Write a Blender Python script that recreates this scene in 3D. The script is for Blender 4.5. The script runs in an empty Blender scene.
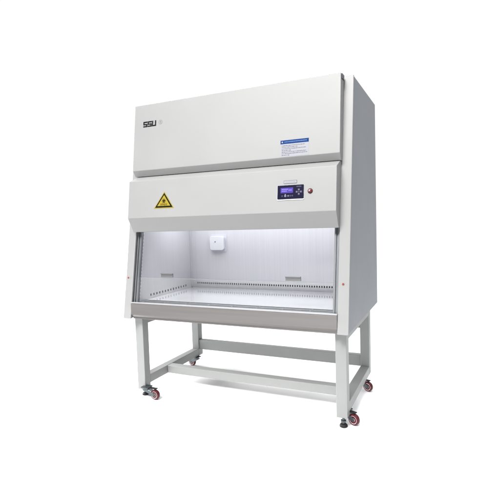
import bpy, bmesh, math, random
from mathutils import Vector, Matrix
random.seed(4)
SC = bpy.context.scene
COL = SC.collection
Z0 = 0.155                      # height of the floor in the measured frame; everything is shifted down by it

# ------------------------------------------------------------------ camera
cd = bpy.data.cameras.new('camera')
cam = bpy.data.objects.new('camera', cd); COL.objects.link(cam)
YAW, PIT, ROL = 0.42902, -0.06408, -0.03060
r = Vector((math.cos(YAW), math.sin(YAW), 0)); fw = Vector((-math.sin(YAW), math.cos(YAW), 0)); up = Vector((0, 0, 1))
f2 = fw*math.cos(PIT) + up*math.sin(PIT); u2 = up*math.cos(PIT) - fw*math.sin(PIT)
r3 = r*math.cos(ROL) + u2*math.sin(ROL); u3 = u2*math.cos(ROL) - r*math.sin(ROL)
M = Matrix((r3, u3, -f2)).transposed().to_4x4()
M.translation = Vector((2.01334, -2.33790, 1.33048 - Z0))
cam.matrix_world = M
cd.sensor_width = 36; cd.lens = 36*449.27/500; cd.clip_start = 0.05; cd.clip_end = 500
SC.camera = cam

# ------------------------------------------------------------------ world: a white studio, dimmer and cooler to the right of the front
w = bpy.data.worlds.new('World'); SC.world = w; w.use_nodes = True
nt = w.node_tree; bg = nt.nodes['Background']
tc = nt.nodes.new('ShaderNodeTexCoord')
dt = nt.nodes.new('ShaderNodeVectorMath'); dt.operation = 'DOT_PRODUCT'; dt.inputs[1].default_value = (0.60, -0.80, 0.0)
cr = nt.nodes.new('ShaderNodeValToRGB')
cr.color_ramp.elements[0].position = 0.0; cr.color_ramp.elements[0].color = (1.03, 1.03, 1.03, 1)
cr.color_ramp.elements[1].position = 0.40; cr.color_ramp.elements[1].color = (0.13, 0.15, 0.19, 1)
sx = nt.nodes.new('ShaderNodeSeparateXYZ'); mz = nt.nodes.new('ShaderNodeMapRange'); mz.interpolation_type = 'SMOOTHSTEP'   # overhead glow added to the world to brighten the floor
mz.inputs['From Min'].default_value = 0.50; mz.inputs['From Max'].default_value = 0.85; mz.inputs['To Min'].default_value = 0.0; mz.inputs['To Max'].default_value = 1.68
mxw = nt.nodes.new('ShaderNodeVectorMath'); mxw.operation = 'ADD'
nt.links.new(tc.outputs['Generated'], dt.inputs[0]); mr0 = nt.nodes.new('ShaderNodeMapRange'); mr0.inputs['From Min'].default_value = -0.56; mr0.inputs['From Max'].default_value = 0.24
nt.links.new(dt.outputs['Value'], mr0.inputs['Value']); nt.links.new(mr0.outputs['Result'], cr.inputs[0])
nt.links.new(tc.outputs['Generated'], sx.inputs[0]); nt.links.new(sx.outputs['Z'], mz.inputs['Value'])
nt.links.new(cr.outputs[0], mxw.inputs[0]); nt.links.new(mz.outputs['Result'], mxw.inputs[1])
nt.links.new(mxw.outputs[0], bg.inputs[0]); bg.inputs[1].default_value = 1.0

def area(name, loc, target, sx, sy, power, col=(1, 1, 1)):
    l = bpy.data.lights.new(name, 'AREA'); l.shape = 'RECTANGLE'; l.size = sx; l.size_y = sy; l.energy = power; l.color = col
    o = bpy.data.objects.new(name, l); COL.objects.link(o); o.location = loc
    o.rotation_euler = (Vector(target) - Vector(loc)).to_track_quat('-Z', 'Y').to_euler()
    return o
key = area('key_softbox', (0.70, -5.2, 6.7), (0.66, 0.2, 1.45), 3.2, 2.4, 100, (1.0, 0.99, 0.975)); key.data.spread = math.radians(43)
low = area('low_fill_light', (0.75, -4.4, 0.42), (0.75, 0.6, 0.16), 2.6, 0.45, 4.5); low.data.spread = math.radians(26)  # added low fill that brightens the stand and the floor beneath
rear = area('rear_fill_light', (0.6, 3.0, 4.6), (0.75, 1.0, 0.0), 2.4, 1.4, 22); rear.data.spread = math.radians(70)  # added backlight that lifts the shaded floor behind the cabinet
side = area('side_fill_light', (-3.1, 0.3, 1.0), (1.0, 0.45, 0.0), 1.6, 0.8, 38); side.data.spread = math.radians(50)  # added fill from the left, lightens shadows under the cabinet

SC.view_settings.view_transform = 'Standard'; SC.view_settings.look = 'None'
SC.view_settings.exposure = 0; SC.view_settings.gamma = 1
SC.cycles.use_denoising = True
SC.cycles.max_bounces = 10; SC.cycles.diffuse_bounces = 5; SC.cycles.glossy_bounces = 5; SC.cycles.transparent_max_bounces = 12
SC.cycles.caustics_reflective = False; SC.cycles.caustics_refractive = False

# ------------------------------------------------------------------ materials
def mat(name, col, rough=0.5, metal=0.0, bump=None, var=None, coat=0.0, emit=None, brushed=None, spec=None):
    m = bpy.data.materials.new(name); m.use_nodes = True
    t = m.node_tree; b = t.nodes['Principled BSDF']
    b.inputs['Base Color'].default_value = (*col, 1); b.inputs['Roughness'].default_value = rough; b.inputs['Metallic'].default_value = metal
    b.inputs['Coat Weight'].default_value = coat
    if spec is not None: b.inputs['Specular IOR Level'].default_value = spec
    if emit: b.inputs['Emission Color'].default_value = (*emit[0], 1); b.inputs['Emission Strength'].default_value = emit[1]
    if bump or var or brushed:
        c = t.nodes.new('ShaderNodeTexCoord')
    if bump:                                         # powder-coat orange peel
        n = t.nodes.new('ShaderNodeTexNoise'); n.inputs['Scale'].default_value = bump[0]; n.inputs['Detail'].default_value = 3
        bp = t.nodes.new('ShaderNodeBump'); bp.inputs['Strength'].default_value = bump[1]; bp.inputs['Distance'].default_value = 0.002
        t.links.new(c.outputs['Object'], n.inputs['Vector']); t.links.new(n.outputs['Fac'], bp.inputs['Height']); t.links.new(bp.outputs['Normal'], b.inputs['Normal'])
    if var or brushed:
        mp = t.nodes.new('ShaderNodeMapping'); mp.inputs['Scale'].default_value = brushed[0] if brushed else (3, 3, 3)
        n2 = t.nodes.new('ShaderNodeTexNoise'); n2.inputs['Scale'].default_value = 1.0 if brushed else var[0]; n2.inputs['Detail'].default_value = 5
        t.links.new(c.outputs['Object'], mp.inputs['Vector']); t.links.new(mp.outputs['Vector'], n2.inputs['Vector'])
        amt = brushed[1] if brushed else var[1]
        rp = t.nodes.new('ShaderNodeValToRGB')
        rp.color_ramp.elements[0].position = 0.3; rp.color_ramp.elements[0].color = (*[x*(1-amt) for x in col], 1)
        rp.color_ramp.elements[1].position = 0.7; rp.color_ramp.elements[1].color = (*[min(1, x*(1+amt)) for x in col], 1)
        t.links.new(n2.outputs['Fac'], rp.inputs[0]); t.links.new(rp.outputs[0], b.inputs['Base Color'])
        mr = t.nodes.new('ShaderNodeMapRange'); mr.inputs['To Min'].default_value = rough*0.8; mr.inputs['To Max'].default_value = rough*1.25
        t.links.new(n2.outputs['Fac'], mr.inputs['Value']); t.links.new(mr.outputs['Result'], b.inputs['Roughness'])
    return m
PAINT = mat('white_powder_coat', (0.250, 0.2492, 0.2470), 0.48, bump=(420, 0.06), var=(1.2, 0.012))
SIDE = mat('shaded_side_paint', (0.246, 0.256, 0.270), 0.55, spec=0.2, bump=(380, 0.08), var=(1.5, 0.02))  # cooler copy of the white paint, side shade put into the colour
STAND = mat('stand_powder_coat', (0.226, 0.230, 0.226), 0.45, bump=(420, 0.06), var=(2.0, 0.02))
STEEL = mat('brushed_steel', (0.575, 0.575, 0.586), 0.46, 0.25, brushed=((110, 110, 0.7), 0.035))
WORKTOP = mat('polished_worktop', (0.76, 0.78, 0.80), 0.09, 0.6, brushed=((2.0, 40, 2.0), 0.02))
APRON = mat('warm_brushed_steel', (0.158, 0.149, 0.144), 0.42, 0.5, brushed=((1.5, 60, 60), 0.06))
TRACK = mat('track_aluminium', (0.21, 0.22, 0.23), 0.42, 0.6, brushed=((50, 50, 1.2), 0.10))
DARKMETAL = mat('dark_metal', (0.07, 0.075, 0.085), 0.4, 0.6)
ZINC = mat('zinc_bracket', (0.095, 0.112, 0.118), 0.36, 0.8, var=(20, 0.1))
VOID = mat('dark_plenum', (0.015, 0.015, 0.02), 0.8)
SEAM = mat('dark_gasket', (0.05, 0.05, 0.052), 0.7)
WHITEPL = mat('white_plastic', (0.62, 0.63, 0.64), 0.3, coat=0.3)
HANDLE = mat('handle_alloy', (0.16, 0.16, 0.165), 0.4, 0.5)
BEAD = mat('pale_bead', (0.9, 0.9, 0.92), 0.4)
YELLOW = mat('warning_yellow', (0.265, 0.205, 0.018), 0.6, spec=0.15)
BLACK = mat('black_ink', (0.008, 0.008, 0.007), 0.8, spec=0.05)
BROWN = mat('brown_ink', (0.06, 0.028, 0.008), 0.8, spec=0.05)
NAVY = mat('navy_panel', (0.0045, 0.0040, 0.020), 0.3, spec=0.25)
LCD = mat('lit_lcd', (0.03, 0.02, 0.12), 0.3, spec=0.2, emit=((0.085, 0.055, 0.36), 0.8))
LCDTXT = mat('lit_lcd_text', (0.1, 0.09, 0.3), 0.3, spec=0.2, emit=((0.26, 0.24, 0.75), 0.8))
KEY = mat('pale_keys', (0.16, 0.17, 0.22), 0.4)
KEYDIM = mat('dim_keys', (0.04, 0.04, 0.075), 0.4)
BLUE = mat('label_blue', (0.010, 0.036, 0.135), 0.7, spec=0.08)
PAPER = mat('label_paper', (0.275, 0.28, 0.30), 0.6, spec=0.2)
INK = mat('label_grey_ink', (0.12, 0.12, 0.15), 0.7, spec=0.1)
LOGO = mat('logo_charcoal', (0.012, 0.012, 0.013), 0.8, spec=0.05)
PALE = mat('logo_pale_grey', (0.17, 0.17, 0.168), 0.5)
RED = mat('red_lens', (0.13, 0.006, 0.008), 0.25, coat=0.6)
REDSPOT = mat('red_spot', (0.2, 0.03, 0.025), 0.4)
TYRE = mat('maroon_tyre', (0.065, 0.007, 0.011), 0.42, var=(40, 0.2), spec=0.35)
RUBBER = mat('black_rubber', (0.010, 0.010, 0.011), 0.6, spec=0.25)
LAMPM = mat('lamp_diffuser', (0.9, 0.9, 0.9), 0.4, emit=((0.96, 0.97, 1.0), 4.8))
FLOOR = mat('white_studio_floor', (0.81, 0.81, 0.81), 0.6, spec=0.2)
def glass_mat():
    m = bpy.data.materials.new('sash_glass'); m.use_nodes = True; t = m.node_tree
    for n in list(t.nodes): t.nodes.remove(n)
    o = t.nodes.new('ShaderNodeOutputMaterial'); mx = t.nodes.new('ShaderNodeMixShader'); tr = t.nodes.new('ShaderNodeBsdfTransparent'); gl = t.nodes.new('ShaderNodeBsdfGlossy')
    tr.inputs[0].default_value = (0.93, 0.93, 0.945, 1); gl.inputs['Roughness'].default_value = 0.02
    fr = t.nodes.new('ShaderNodeFresnel'); fr.inputs[0].default_value = 1.12
    t.links.new(fr.outputs[0], mx.inputs[0]); t.links.new(tr.outputs[0], mx.inputs[1]); t.links.new(gl.outputs[0], mx.inputs[2]); t.links.new(mx.outputs[0], o.inputs[0])
    return m
GLASS = glass_mat()
GEDGE = mat('glass_edge', (0.20, 0.23, 0.24), 0.3)

# ------------------------------------------------------------------ mesh helpers (measured coordinates; Z0 removed on build)
class MB:
    def __init__(s): s.v = []; s.f = []; s.m = []
    def add(s, verts, faces, mi=0):
        k = len(s.v); s.v += [tuple(v) for v in verts]
        for f in faces: s.f.append([k+i for i in f]); s.m.append(mi)
    def box(s, x0, x1, y0, y1, z0, z1, mi=0):
        s.prism([(y0, z0), (y1, z0), (y1, z1), (y0, z1)], x0, x1, mi)
    def prism(s, yz, x0, x1, mi=0):
        n = len(yz)
        V = [(x0, y, z) for y, z in yz] + [(x1, y, z) for y, z in yz]
        F = [[i, (i+1) % n, n+(i+1) % n, n+i] for i in range(n)] + [list(range(n))[::-1], [n+i for i in range(n)]]
        s.add(V, F, mi)
    def plate(s, O, U, V, N, pts, h, mi=0, h0=0.0):        # polygon pts (u,v) on a plane, raised by h along N
        n = len(pts)
        A = [O + U*a + V*b + N*h0 for a, b in pts]; B = [O + U*a + V*b + N*h for a, b in pts]
        F = [[n+i for i in range(n)], list(range(n))[::-1]] + [[i, (i+1) % n, n+(i+1) % n, n+i] for i in range(n)]
        s.add(A+B, F, mi)
    def ring(s, O, U, V, N, r0, r1, h, mi=0, a0=0, a1=360, seg=28, c=(0, 0), h0=0.0):
        for k in range(seg):
            t0 = math.radians(a0+(a1-a0)*k/seg); t1 = math.radians(a0+(a1-a0)*(k+1)/seg)
            P = [(c[0]+q*math.cos(t), c[1]+q*math.sin(t)) for q, t in ((r0, t0), (r1, t0), (r1, t1), (r0, t1))]
            s.plate(O, U, V, N, P, h, mi, h0)
    def lathe(s, C, A, prof, seg=28, mi=0):                # prof: (radius, along) about axis A
        A = A.normalized(); U = A.orthogonal().normalized(); V = A.cross(U)
        k = len(s.v)
        for rr, h in prof:
            for i in range(seg):
                t = 2*math.pi*i/seg
                s.v.append(tuple(C + A*h + (U*math.cos(t)+V*math.sin(t))*rr))
        for j in range(len(prof)-1):
            for i in range(seg):
                a = k+j*seg+i; b = k+j*seg+(i+1) % seg
                s.f.append([a, b, b+seg, a+seg]); s.m.append(mi)
        s.f.append([k+i for i in range(seg)][::-1]); s.m.append(mi)
        s.f.append([k+(len(prof)-1)*seg+i for i in range(seg)]); s.m.append(mi)
    def build(s, name, mats, parent=None, bevel=0.0, smooth=False, segs=2, loc=None):
        if not isinstance(mats, (list, tuple)): mats = [mats]
        base = Vector((0, 0, 0)) if loc is None else Vector(loc)
        p = parent
        while p is not None: base = base + p.location; p = p.parent
        me = bpy.data.meshes.new(name)
        off = Vector((0, 0, Z0)) + base
        me.from_pydata([Vector(v) - off for v in s.v], [], s.f)
        for m in mats: me.materials.append(m)
        for p_, mi in zip(me.polygons, s.m): p_.material_index = mi
        bm = bmesh.new(); bm.from_mesh(me); bmesh.ops.recalc_face_normals(bm, faces=bm.faces)
        if bevel:
            ed = [e for e in bm.edges if len(e.link_faces) == 2 and e.calc_face_angle(0) > 0.5]
            bmesh.ops.bevel(bm, geom=ed, offset=bevel, segments=segs, profile=0.6, affect='EDGES', clamp_overlap=True)
        bm.to_mesh(me); bm.free()
        if smooth:
            for p_ in me.polygons: p_.use_smooth = True
            try: me.set_sharp_from_angle(angle=math.radians(40))
            except Exception: pass
        o = bpy.data.objects.new(name, me); COL.objects.link(o)
        if loc is not None: o.location = loc
        if parent: o.parent = parent
        return o
def empty(name, label, cat, loc):
    o = bpy.data.objects.new(name, None); COL.objects.link(o); o.location = loc; o['label'] = label; o['category'] = cat
    o.empty_display_size = 0.1
    return o

# ------------------------------------------------------------------ the floor: a white studio sheet
b = MB(); b.add([(-60, -60, Z0), (60, -60, Z0), (60, 60, Z0), (-60, 60, Z0)], [[0, 1, 2, 3]])
fl = b.build('floor', FLOOR); fl['kind'] = 'structure'

# ------------------------------------------------------------------ the cabinet
W, D, T, ZB, WP = 1.5, 0.99, 2.129, 0.7105, 0.06
SL = 0.2477/(2.1294-0.7102)
def fy(z): return SL*(z-0.7102)                            # sloped front plane of the posts
cab = empty('biosafety_cabinet', 'white sloped-front biosafety cabinet with lit steel chamber and glass sash', 'cabinet', (0.75, 0.5, ZB-Z0))

for x0, x1, px0, px1 in ((0.0, WP, 0.0, WP), (W-WP, W, W-WP, W)):
    b = MB(); b.prism([(fy(ZB), ZB), (fy(ZB)+0.014, ZB), (fy(T)+0.014, T), (fy(T), T)], px0, px1)
    post = b.build('front_post', PAINT, cab, 0.003)
    c = Vector((0.0195 if x0 == 0 else 1.467, fy(0.977), 0.977))
    N = Vector((0, -1, SL)).normalized()
    b = MB(); b.lathe(c - N*0.004, N, [(0.0062, 0), (0.0062, 0.0055), (0.004, 0.0075)], 16); b.lathe(c - N*0.004, N, [(0.0085, 0), (0.0085, 0.0045)], 16, 1)
    b.build('indicator_spot', [REDSPOT, PAINT], post)
    b = MB()
    g = 0.018
    if x0 == 0: ox0, ox1 = 0.0015, 0.055
    else: ox0, ox1 = W-0.055, W-0.0015
    b.prism([(fy(ZB)+g, ZB+0.001), (D, ZB+0.001), (D, T-0.002), (fy(T)+g, T-0.002)], ox0, ox1)
    b.build('side_panel', SIDE, cab, 0.004)
    b = MB(); b.prism([(fy(ZB)+0.0135, ZB+0.004), (fy(ZB)+g+0.002, ZB+0.004), (fy(T)+g+0.002, T-0.006), (fy(T)+0.0135, T-0.006)], ox0+0.003, ox1-0.003)
    b.build('gasket', SEAM, post)
b = MB(); b.box(0.0555, W-0.0555, D-0.03, D-0.002, ZB+0.002, T-0.004); b.build('back_panel', SIDE, cab, 0.002)
b = MB(); b.box(0.0555, W-0.0555, fy(T)+0.03, D-0.031, T-0.03, T-0.004); b.build('top_panel', PAINT, cab, 0.002)
b = MB(); b.box(0.0605, W-0.0605, 0.03, D-0.031, ZB-0.004, ZB+0.02); b.build('base_panel', APRON, cab, 0.002)
b = MB(); b.prism([(fy(1.30)+0.012, 1.40), (fy(1.30)+0.03, 1.40), (fy(T)+0.02, T-0.031), (fy(T)+0.002, T-0.031)], 0.061, W-0.061)
b.build('front_bulkhead', PAINT, cab)

# upper door (service panel): thick, sloped, chamfered underneath
b = MB(); b.prism([(0.163, 2.125), (0.105, 1.687), (0.1285, 1.6488), (0.185, 1.6488), (0.232, 2.125)], 0.052, 1.4475)
door = b.build('upper_door', PAINT, cab, 0.002)
b = MB(); b.box(1.4395, 1.4525, 0.176, 0.226, 2.098, 2.1255); b.build('hinge', DARKMETAL, door, 0.001)
DN = Vector((0, -(2.125-1.687), 0.163-0.105)).normalized(); DU = Vector((1, 0, 0)); DV = Vector((0, 0.058, 0.438)).normalized()
def door_pt(x, z): return Vector((x, 0.105 + (z-1.687)*0.058/0.438, z))
# logo lettering "SSU" with registered mark
def stroke_letter(b, O, U, V, N, rects, x, s, mi, slant=0.0):
    for (a0, b0, a1, b1) in rects:
        pts = [(x+(a0+slant*b0)*s, b0*s), (x+(a1+slant*b0)*s, b0*s), (x+(a1+slant*b1)*s, b1*s), (x+(a0+slant*b1)*s, b1*s)]
        b.plate(O, U, V, N, pts, 0.0008, mi)
S_ = [(0.0, 0.86, 1.0, 1.12), (0.0, 0.64, 0.28, 0.86), (0.0, 0.42, 1.0, 0.66), (0.70, 0.24, 1.0, 0.42), (0.0, 0.0, 1.0, 0.25)]
U_ = [(0.0, 0.24, 0.28, 1.12), (0.70, 0.24, 1.0, 1.12), (0.0, 0.0, 1.0, 0.25)]
b = MB(); O = door_pt(0.124, 1.974)
for i, (G, ww) in enumerate(((S_, 1.0), (S_, 1.0), (U_, 1.0))):
    stroke_letter(b, O, DU, DV, DN, G, i*0.0352, 0.0335, 0, 0.0)
b.build('logo', LOGO, door)
b = MB(); O = door_pt(0.262, 1.995)
b.ring(O, DU, DV, DN, 0.0115, 0.0145, 0.0006); stroke_letter(b, O, DU, DV, DN, [(-0.3, -0.5, -0.12, 0.5), (-0.12, 0.34, 0.3, 0.5), (0.16, 0.0, 0.34, 0.34), (-0.12, -0.06, 0.3, 0.1), (0.1, -0.5, 0.3, -0.06)], 0, 0.013, 0)
b.build('registered_mark', PALE, door)
# instruction label: blue heading, grey lines of print
b = MB(); O = door_pt(1.104, 1.690)
LWd, LHt = 0.168, 0.096
b.plate(O, DU, DV, DN, [(0, 0), (LWd, 0), (LWd, LHt), (0, LHt)], 0.0006, 0)
b.plate(O, DU, DV, DN, [(0.0, 0.074), (LWd, 0.074), (LWd, LHt-0.0005), (0.0, LHt-0.0005)], 0.0010, 1)
x = 0.012
b.ring(O, DU, DV, DN, 0.0, 0.0045, 0.0013, 0, c=(0.011, 0.085), seg=12)
x = 0.024
while x < 0.150:
    ww = random.uniform(0.003, 0.007); b.plate(O, DU, DV, DN, [(x, 0.083), (x+ww, 0.083), (x+ww, 0.0875), (x, 0.0875)], 0.0013, 3); x += ww + 0.0022
for ln in range(7):
    y = 0.066 - ln*0.0092; x = 0.008; end = random.choice((0.10, 0.125, 0.15, 0.155)) if ln not in (3, 6) else 0.055
    if ln in (0, 2, 4): end = (0.142, 0.152, 0.15)[ln//2]
    while x < end:
        ww = random.uniform(0.004, 0.012); hh = random.uniform(0.0032, 0.0045)
        b.plate(O, DU, DV, DN, [(x, y-hh), (x+ww, y-hh), (x+ww, y), (x, y)], 0.0009, 2); x += ww + random.uniform(0.0015, 0.003)
lab = b.build('instruction_label', [PAPER, BLUE, INK, mat('label_blue_print', (0.08, 0.14, 0.29), 0.5)], door)
lab['label'] = 'white instruction label with a blue heading and lines of grey print'

# control hood: chamfered front box carrying the sign and the display
b = MB(); b.prism([(0.0567, 1.6126), (0.0227, 1.3727), (0.0725, 1.2805), (0.140, 1.2805), (0.200, 1.6455), (0.133, 1.6455)], 0.0585, 1.4415)
hood = b.build('control_hood', PAINT, cab, 0.002)
HN = Vector((0, -0.2399, 0.034)).normalized(); HV = Vector((0, 0.034, 0.2399)).normalized(); HU = Vector((1, 0, 0))
def hood_pt(x, z): return Vector((x, 0.0227 + (z-1.3727)*0.034/0.2399, z))
# warning sign
def tri(c, s): return [(c[0]-s*0.5, c[1]), (c[0]+s*0.5, c[1]), (c[0], c[1]+s*0.70)]
b = MB(); O = hood_pt(0.340, 1.428)
b.plate(O, HU, HV, HN, tri((0, 0), 0.152), 0.0007, 0)
b.plate(O, HU, HV, HN, tri((0, 0.0052), 0.134), 0.0012, 1)
b.plate(O, HU, HV, HN, tri((0, 0.0155), 0.098), 0.0017, 0)
cc = (0, 0.047)
for k in range(3):
    a = math.radians(90+120*k); q = 0.0072
    b.ring(O, HU, HV, HN, 0.0048, 0.0083, 0.0022, 1, a0=math.degrees(a)+38, a1=math.degrees(a)+322, seg=18, c=(cc[0]+q*math.cos(a)*1.2, cc[1]+q*math.sin(a)*1.2))
b.ring(O, HU, HV, HN, 0.0062, 0.0090, 0.0024, 1, seg=20, c=cc)
# row of print under the symbol
for k in range(4):
    x = -0.026 + k*0.0135
    for (a0, b0, a1, b1) in ([(0, .42, 1, .58), (.42, 0, .58, 1), (.1, .0, .9, .14), (.1, .82, .9, .96)], [(.05, 0, .2, 1), (.3, .72, 1, .88), (.55, .1, .7, .9), (.3, .3, 1, .44)],
                             [(0, .82, 1, .96), (.1, .5, .9, .62), (0, 0, .15, .8), (.3, .0, .9, .3)], [(.1, .8, 1, .94), (.05, 0, .2, .9), (.35, .4, .9, .54), (.35, .05, .95, .2)])[k]:
        b.plate(O, HU, HV, HN, [(x+a0*0.0115, 0.0185+b0*0.0125), (x+a1*0.0115, 0.0185+b0*0.0125), (x+a1*0.0115, 0.0185+b1*0.0125), (x+a0*0.0115, 0.0185+b1*0.0125)], 0.0022, 2)
sg = b.build('warning_sign', [YELLOW, BLACK, BROWN], hood); sg['label'] = 'yellow triangular biohazard warning sign with a black border'
# display
def rrect(x0, y0, x1, y1, r_, n=5):
    P = []
    for cx, cy, a in ((x1-r_, y1-r_, 0), (x0+r_, y1-r_, 90), (x0+r_, y0+r_, 180), (x1-r_, y0+r_, 270)):
        for k in range(n+1):
            t = math.radians(a+90*k/n); P.append((cx+r_*math.cos(t), cy+r_*math.sin(t)))
    return P
O = hood_pt(1.1085, 1.446); DW, DH = 0.1535, 0.0775
b = MB(); b.plate(O, HU, HV, HN, rrect(-0.002, -0.006, DW+0.001, DH+0.001, 0.004), 0.003, 1)
b.plate(O, HU, HV, HN, rrect(0, 0, DW, DH, 0.003), 0.005, 0)
disp = b.build('control_display', [NAVY, WHITEPL], cab)
b = MB(); b.plate(O, HU, HV, HN, rrect(0.019, 0.0335, 0.092, 0.063, 0.002), 0.0062, 0)
for row, (x0, x1) in enumerate(((0.026, 0.060), (0.026, 0.052), (0.066, 0.084))):
    yy = (0.0515, 0.042, 0.0465)[row]; x = x0
    while x < x1:
        ww = random.uniform(0.003, 0.006); b.plate(O, HU, HV, HN, [(x, yy), (x+ww, yy), (x+ww, yy+0.005), (x, yy+0.005)], 0.0068, 1); x += ww+0.0016
b.build('lit_screen', [LCD, LCDTXT], disp)
b = MB()
cx, cy = 0.1255, 0.0375
for dx, dy in ((1, 0), (-1, 0), (0, 1), (0, -1)):
    px, py = cx+dx*0.0125, cy+dy*0.0125
    b.plate(O, HU, HV, HN, rrect(px-0.0055, py-0.0055, px+0.0055, py+0.0055, 0.002, 3), 0.0060, 1)
    q = 0.0032
    b.plate(O, HU, HV, HN, [(px+dx*q, py+dy*q), (px-dx*q-dy*q, py-dy*q+dx*q), (px-dx*q+dy*q, py-dy*q-dx*q)], 0.0066, 0)
b.ring(O, HU, HV, HN, 0, 0.004, 0.0062, 1, c=(cx, cy), seg=12)
x = 0.112
for ww in (0.004, 0.005, 0.0035, 0.006, 0.004): b.plate(O, HU, HV, HN, [(x, 0.064), (x+ww, 0.064), (x+ww, 0.0705), (x, 0.0705)], 0.0058, 1); x += ww+0.0012
for px, rr, mi in ((0.029, 0.0045, 1), (0.047, 0.0062, 0), (0.064, 0.0045, 0), (0.076, 0.0045, 1), (0.088, 0.0045, 1)):
    b.ring(O, HU, HV, HN, rr*0.35, rr, 0.0060, mi, c=(px, 0.0175), seg=16)
for px in (0.047,): b.plate(O, HU, HV, HN, [(px-0.003, 0.0225), (px+0.003, 0.0225), (px+0.003, 0.0275), (px-0.003, 0.0275)], 0.006, 0)
b.build('keypad', [KEY, KEYDIM], disp)
# name plate above the display and alarm lamp
O2 = hood_pt(1.143, 1.532)
b = MB(); b.plate(O2, HU, HV, HN, rrect(0, 0, 0.078, 0.018, 0.002), 0.0012, 1); b.plate(O2, HU, HV, HN, rrect(0.0022, 0.0022, 0.0758, 0.0158, 0.0015), 0.0018, 0)
x = 0.010
while x < 0.066:
    ww = random.uniform(0.003, 0.006); b.plate(O2, HU, HV, HN, [(x, 0.0062), (x+ww, 0.0062), (x+ww, 0.0115), (x, 0.0115)], 0.0021, 2); x += ww+0.002
b.build('name_plate', [PAPER, INK, mat('faint_print', (0.2, 0.2, 0.21), 0.6)], hood)
c = hood_pt(1.2975, 1.4845)
b = MB(); b.lathe(c - HN*0.002, HN, [(0.0145, 0), (0.0145, 0.004), (0.0125, 0.0065), (0.0105, 0.0065)], 28, 0); b.lathe(c - HN*0.002, HN, [(0.0098, 0), (0.0098, 0.010), (0.0075, 0.0135), (0.003, 0.015)], 24, 1); b.lathe(c - HN*0.002 + HU*-0.0015 + HV*0.0012, HN, [(0.0042, 0.005), (0.0042, 0.0145), (0.0025, 0.0160)], 16, 2)
al = b.build('alarm_lamp', [mat('lamp_bezel', (0.06, 0.008, 0.009), 0.35), RED, WHITEPL], hood, smooth=True); al['label'] = 'small round red lamp with a white centre'

# ---------------- the lit chamber
XI0, XI1, YI, ZW, ZC = 0.080, 1.420, 0.742, 0.815, 1.43
ZH0, ZH1 = 0.8435, 0.8575                                   # row of air slots
b = MB()
b.box(XI0-0.004, XI1+0.004, YI, YI+0.006, ZH1, ZC)
b.box(XI0-0.004, XI1+0.004, YI, YI+0.006, ZW-0.03, ZH0)
pitch = 0.0182; x = XI0+0.052; prev = XI0-0.004
while x < XI1-0.03:
    b.box(prev, x, YI, YI+0.006, ZH0, ZH1); prev = x+0.0082; x += pitch
b.box(prev, XI1+0.004, YI, YI+0.006, ZH0, ZH1)
bw = b.build('back_wall', STEEL, cab); bw['label'] = 'brushed steel back wall pierced by a row of air slots'
b = MB(); b.box(XI0, XI1, YI+0.03, YI+0.036, ZW, 0.90); b.build('plenum', VOID, bw)
for xa, xb, vx in ((XI0-0.005, XI0, XI0-0.03), (XI1, XI1+0.005, XI1+0.03)):
    b = MB()
    def yf(z): return fy(z)+0.044
    zh0, zh1 = 0.831, 0.8465
    b.prism([(yf(zh1), zh1), (YI-0.0005, zh1), (YI-0.0005, ZC), (yf(ZC), ZC)], xa, xb)
    b.prism([(yf(ZW-0.03), ZW-0.03), (YI-0.0005, ZW-0.03), (YI-0.0005, zh0), (yf(zh0), zh0)], xa, xb)
    prev = yf(zh0); y = 0.197
    for k in range(14):
        b.box(xa, xb, prev, y, zh0, zh1); prev = y+0.0125; y += 0.0346
    b.box(xa, xb, prev, YI-0.0005, zh0, zh1)
    iw = b.build('interior_side_wall', STEEL, cab)
    # pale beads of the sash seal down the front edge of the wall
    b = MB(); xs = XI0 if xa < 0.5 else XI1; sgn = 1 if xa < 0.5 else -1
    z = 0.845
    while z < 1.27:
        b.lathe(Vector((xs - sgn*0.001, yf(z)+0.011, z)), Vector((sgn, 0, 0)), [(0.0058, 0), (0.0058, 0.002), (0.003, 0.004)], 10, 0); z += 0.0235
    b.build('seal_beads', BEAD, iw)
    b = MB(); b.box(min(vx, vx+0.004), max(vx, vx+0.004), 0.17, 0.70, ZW, 0.87); b.build('plenum', VOID, iw)
b = MB(); b.box(XI0-0.004, XI1+0.004, 0.19, YI+0.006, ZC+0.001, ZC+0.012); ceil = b.build('chamber_ceiling', STEEL, cab)
b = MB(); b.box(0.10, 1.40, 0.34, 0.66, ZC-0.018, ZC-0.001); b.build('lamp', LAMPM, cab, 0.004)['label'] = 'lit white lamp in the ceiling of the chamber'
# corner trim
b = MB(); b.box(XI0+0.0005, XI0+0.008, YI-0.008, YI-0.0008, ZW+0.002, ZC-0.02); b.build('corner_trim', STEEL, bw, 0.002)
# work surface and front air grille
b = MB(); b.box(XI0+0.001, XI1-0.001, 0.152, YI-0.001, ZW-0.012, ZW); b.build('work_surface', WORKTOP, cab, 0.002)
b = MB()
gx0, gx1 = XI0+0.03, XI1-0.006
b.box(XI0+0.001, gx0, 0.0285, 0.1505, ZW-0.006, ZW-0.001)
rows = [(0.0285, 0.076), (0.092, 0.124), (0.140, 0.1505)]
for y0, y1 in rows: b.box(gx0, gx1, y0, y1, ZW-0.006, ZW-0.001)
b.box(gx1, XI1-0.001, 0.0285, 0.1505, ZW-0.006, ZW-0.001)
for y0, y1 in ((0.076, 0.092), (0.124, 0.140)):
    x = gx0
    while x < gx1-0.02:
        b.box(x, x+0.005, y0, y1, ZW-0.006, ZW-0.001); x += 0.165
gr = b.build('air_grille', TRACK, cab); b = MB(); b.box(XI0, XI1, 0.03, 0.15, ZW-0.06, ZW-0.055); b.build('plenum', VOID, gr)
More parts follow.
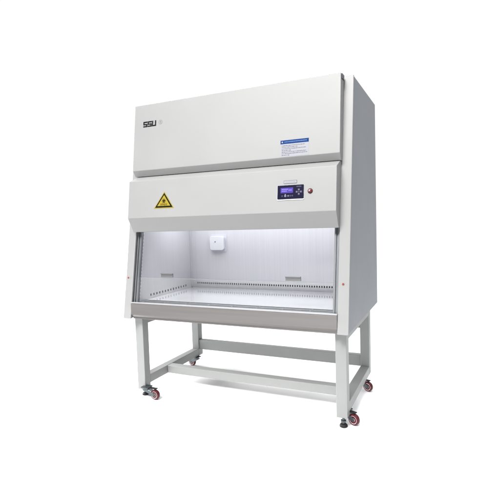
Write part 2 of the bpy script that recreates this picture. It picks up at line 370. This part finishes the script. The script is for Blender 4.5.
# warm steel apron under the opening
b = MB(); b.prism([(0.006, 0.8120), (0.006, 0.737), (0.020, 0.7225), (0.028, 0.7225), (0.028, 0.8120)], WP+0.0005, W-WP-0.0005)
ap = b.build('front_apron', APRON, cab, 0.003)
b = MB(); b.box(WP+0.001, W-WP-0.001, 0.010, 0.0275, 0.8122, 0.8195); b.build('armrest_lip', mat('bright_lip', (0.40, 0.40, 0.41), 0.3, 0.3), ap, 0.002)
# sash tracks
for x0, x1 in ((WP+0.0005, XI0+0.0115), (XI1-0.0115, W-WP-0.0005)):
    b = MB(); z0, z1 = 0.8135, 1.288
    xm0, xm1 = x0+(x1-x0)*0.34, x0+(x1-x0)*0.62
    def strip(xa, xb, d0, d1): b.prism([(fy(z0)+d0, z0), (fy(z0)+d1, z0), (fy(z1)+d1, z1), (fy(z1)+d0, z1)], xa, xb)
    strip(x0, xm0, 0.020, 0.038); strip(xm0, xm1, 0.029, 0.038); strip(xm1, x1, 0.020, 0.038)
    tk = b.build('sash_track', TRACK, cab, 0.0012)
    b = MB(); strip(xm1+0.001, x1-0.001, 0.0385, 0.0425); b.build('gasket', SEAM, tk)
# glass sash and its two grips
def gy(z): return fy(z)+0.030
b = MB(); b.prism([(gy(0.978), 0.978), (gy(0.978)+0.006, 0.978), (gy(1.42)+0.006, 1.42), (gy(1.42), 1.42)], XI0+0.0125, XI1-0.0125)
sash = b.build('glass_sash', GLASS, cab)
b = MB(); b.box(XI0+0.0125, XI1-0.0125, gy(0.977), gy(0.977)+0.006, 0.9760, 0.9778); b.build('sash_edge', GEDGE, sash)
for x in (0.313, 1.175):
    b = MB(); z = 0.984; y = gy(z)
    b.box(x-0.046, x+0.046, y-0.008, y-0.0005, z, z+0.0245); b.box(x-0.046, x+0.046, y-0.013, y-0.0082, z+0.019, z+0.0245)
    b.build('sash_grip', HANDLE, sash, 0.001)
# power socket on the back wall
SX, SZ = 0.338, 1.168
OB = Vector((SX, YI, SZ)); NX, NV, NN = Vector((1, 0, 0)), Vector((0, 0, 1)), Vector((0, -1, 0))
b = MB(); b.plate(OB, NX, NV, NN, rrect(-0.072, -0.068, 0.072, 0.068, 0.012), 0.004); so = b.build('power_socket', mat('socket_plate', (0.55, 0.555, 0.60), 0.4), cab, 0.001)
b = MB(); b.plate(OB, NX, NV, NN, rrect(-0.062, -0.055, 0.060, 0.055, 0.020, 8), 0.034, 0, 0.0042); lid = b.build('splash_lid', WHITEPL, so, 0.005, segs=3)
b = MB(); b.lathe(OB + Vector((-0.012, -0.0335, 0.012)), NN, [(0.0045, 0), (0.0045, 0.0025), (0.003, 0.0035)], 14); b.build('latch', HANDLE, so)

# ------------------------------------------------------------------ the stand
st = empty('support_stand', 'white square-tube steel stand on castors carrying the cabinet', 'stand', (0.75, 0.47, 0))
LX0, LX1, LW_ = 0.030, 1.470, 0.062
YF, YB = 0.080, 0.790
TOPZ = ZB-0.0055
for x0, y0, zb in ((LX0, YF, 0.204), (LX1-LW_, YF, 0.220), (LX0, YB, 0.236), (LX1-LW_, YB, 0.236)):
    b = MB(); b.box(x0, x0+LW_, y0, y0+LW_, zb, TOPZ); b.build('leg', STAND, st, 0.004, segs=3)
for x0 in (LX0, LX1-LW_):
    b = MB(); b.box(x0+0.001, x0+LW_-0.001, YF+LW_+0.0005, YB-0.0005, 0.236, 0.294); b.build('side_rail', STAND, st, 0.004, segs=3)
    b = MB(); b.box(x0+0.001, x0+LW_-0.001, YF+LW_+0.0005, YB-0.0005, 0.655, TOPZ); b.build('top_rail', STAND, st, 0.004, segs=3)
b = MB(); b.box(LX0+LW_+0.0005, LX1-LW_-0.0005, 0.345, 0.405, 0.238, 0.2935); b.build('cross_rail', STAND, st, 0.004, segs=3)
b = MB(); b.box(LX0+LW_+0.0005, LX1-LW_-0.0005, YB+0.006, YB+0.054, 0.290, 0.368); b.build('rear_stretcher', STAND, st, 0.004, segs=3)
b = MB(); b.box(LX0+LW_+0.0005, LX1-LW_-0.0005, YB+0.004, YB+0.056, 0.562, TOPZ-0.02); b.build('rear_top_rail', STAND, st, 0.004, segs=3)
# levelling feet under the front legs
for x, y, zb in ((LX0+0.031, YF+0.038, 0.204), (LX1-LW_+0.031, YF+0.038, 0.220)):
    b = MB(); c = Vector((x, y, Z0)); UP = Vector((0, 0, 1))
    b.lathe(c, UP, [(0.020, 0), (0.0225, 0.003), (0.0225, 0.009), (0.019, 0.015), (0.011, 0.018)], 28, 0)
    b.lathe(c, UP, [(0.0075, 0.020), (0.0075, zb-Z0+0.004)], 16, 1)
    b.lathe(c, UP, [(0.0165, 0.028), (0.0165, 0.038)], 6, 1)
    b.build('levelling_foot', [RUBBER, ZINC], st, smooth=True)
# castors: bracket and fork, with a maroon-tyred wheel on a white hub
def castor(px, py, wx, wy, ax, topz, R=0.033, wd=0.024):
    A = Vector((math.cos(ax), math.sin(ax), 0)); F = Vector((-A.y, A.x, 0)); UPV = Vector((0, 0, 1))
    P = Vector((px, py, 0)); Wc = Vector((wx, wy, Z0+R))
    d = P - Wc; d.z = 0
    if d.length > 1e-6: F = d.normalized()
    b = MB()
    top = Vector((px, py, topz))
    b.plate(top, A, F if abs(F.dot(A)) < .5 else Vector((-A.y, A.x, 0)), UPV, rrect(-0.030, -0.030, 0.030, 0.030, 0.006), 0.0, 0, -0.005)
    b.lathe(top, UPV, [(0.021, -0.0052), (0.024, -0.009), (0.024, -0.014), (0.019, -0.018)], 24, 0)
    G = Vector((-A.y, A.x, 0))
    if G.dot(P-Wc) < 0: G = -G
    dist = (P-Wc).dot(G)
    h = topz - 0.017 - (Z0+R)
    for s in (-1, 1):                                    # cheek plates of the fork
        o = Wc + A*(s*(wd/2+0.003))
        pts = [(-0.007, -0.007), (0.007, -0.007), (dist+0.022, h-0.006), (dist+0.022, h), (dist-0.020, h), (-0.009, 0.009)]
        b.plate(o, G, UPV, A*s, pts, 0.0025, 0)
    o = Wc + UPV*h
    b.plate(o, G, A, UPV, [(dist-0.022, -wd/2-0.005), (dist+0.022, -wd/2-0.005), (dist+0.022, wd/2+0.005), (dist-0.022, wd/2+0.005)], 0.003, 0, -0.001)
    b.lathe(Wc - A*(wd/2+0.008), A, [(0.0055, 0), (0.0055, wd+0.016)], 12, 1)
    # brake pedal over the wheel
    pts = [(-0.014, -0.011), (dist-0.020, -0.013), (dist-0.020, 0.013), (-0.014, 0.011)]
    b.plate(Wc + UPV*(R+0.006), G, A, (UPV + G*0.25).normalized(), pts, 0.004, 2)
    c = b.build('castor', [ZINC, ZINC, RUBBER], st)
    b = MB(); h2 = wd/2
    b.lathe(Wc, A, [(R*0.70, -h2), (R*0.9, -h2), (R, -h2+0.005), (R, h2-0.005), (R*0.9, h2), (R*0.70, h2)], 40, 0)
    wh = b.build('tyre', TYRE, c, smooth=True)
    b = MB(); b.lathe(Wc, A, [(0.006, -h2-0.001), (0.010, -h2-0.0015), (0.012, -h2+0.002), (R*0.42, -h2+0.002), (R*0.695, -h2-0.0005), (R*0.695, h2+0.0005), (R*0.42, h2-0.002), (0.012, h2-0.002), (0.010, h2+0.0015), (0.006, h2+0.001)], 32, 0)
    b.lathe(Wc - A*(h2+0.0035), A, [(0.0100, 0), (0.0100, wd+0.007)], 16, 1); b.build('hub', [WHITEPL, DARKMETAL], c, smooth=True)
import math as _m
castor(0.108, 0.074, 0.180, 0.070, _m.radians(267), 0.234)
castor(1.440, 0.176, 1.490, 0.158, _m.radians(250), 0.2355)
castor(1.428, 0.712, 1.476, 0.694, _m.radians(250), 0.2355)
castor(0.078, 0.767, 0.036, 0.773, _m.radians(262), 0.2355)
for o in list(COL.objects):
    if o.name.startswith('plenum'): o['label'] = 'dark space behind the air slots'
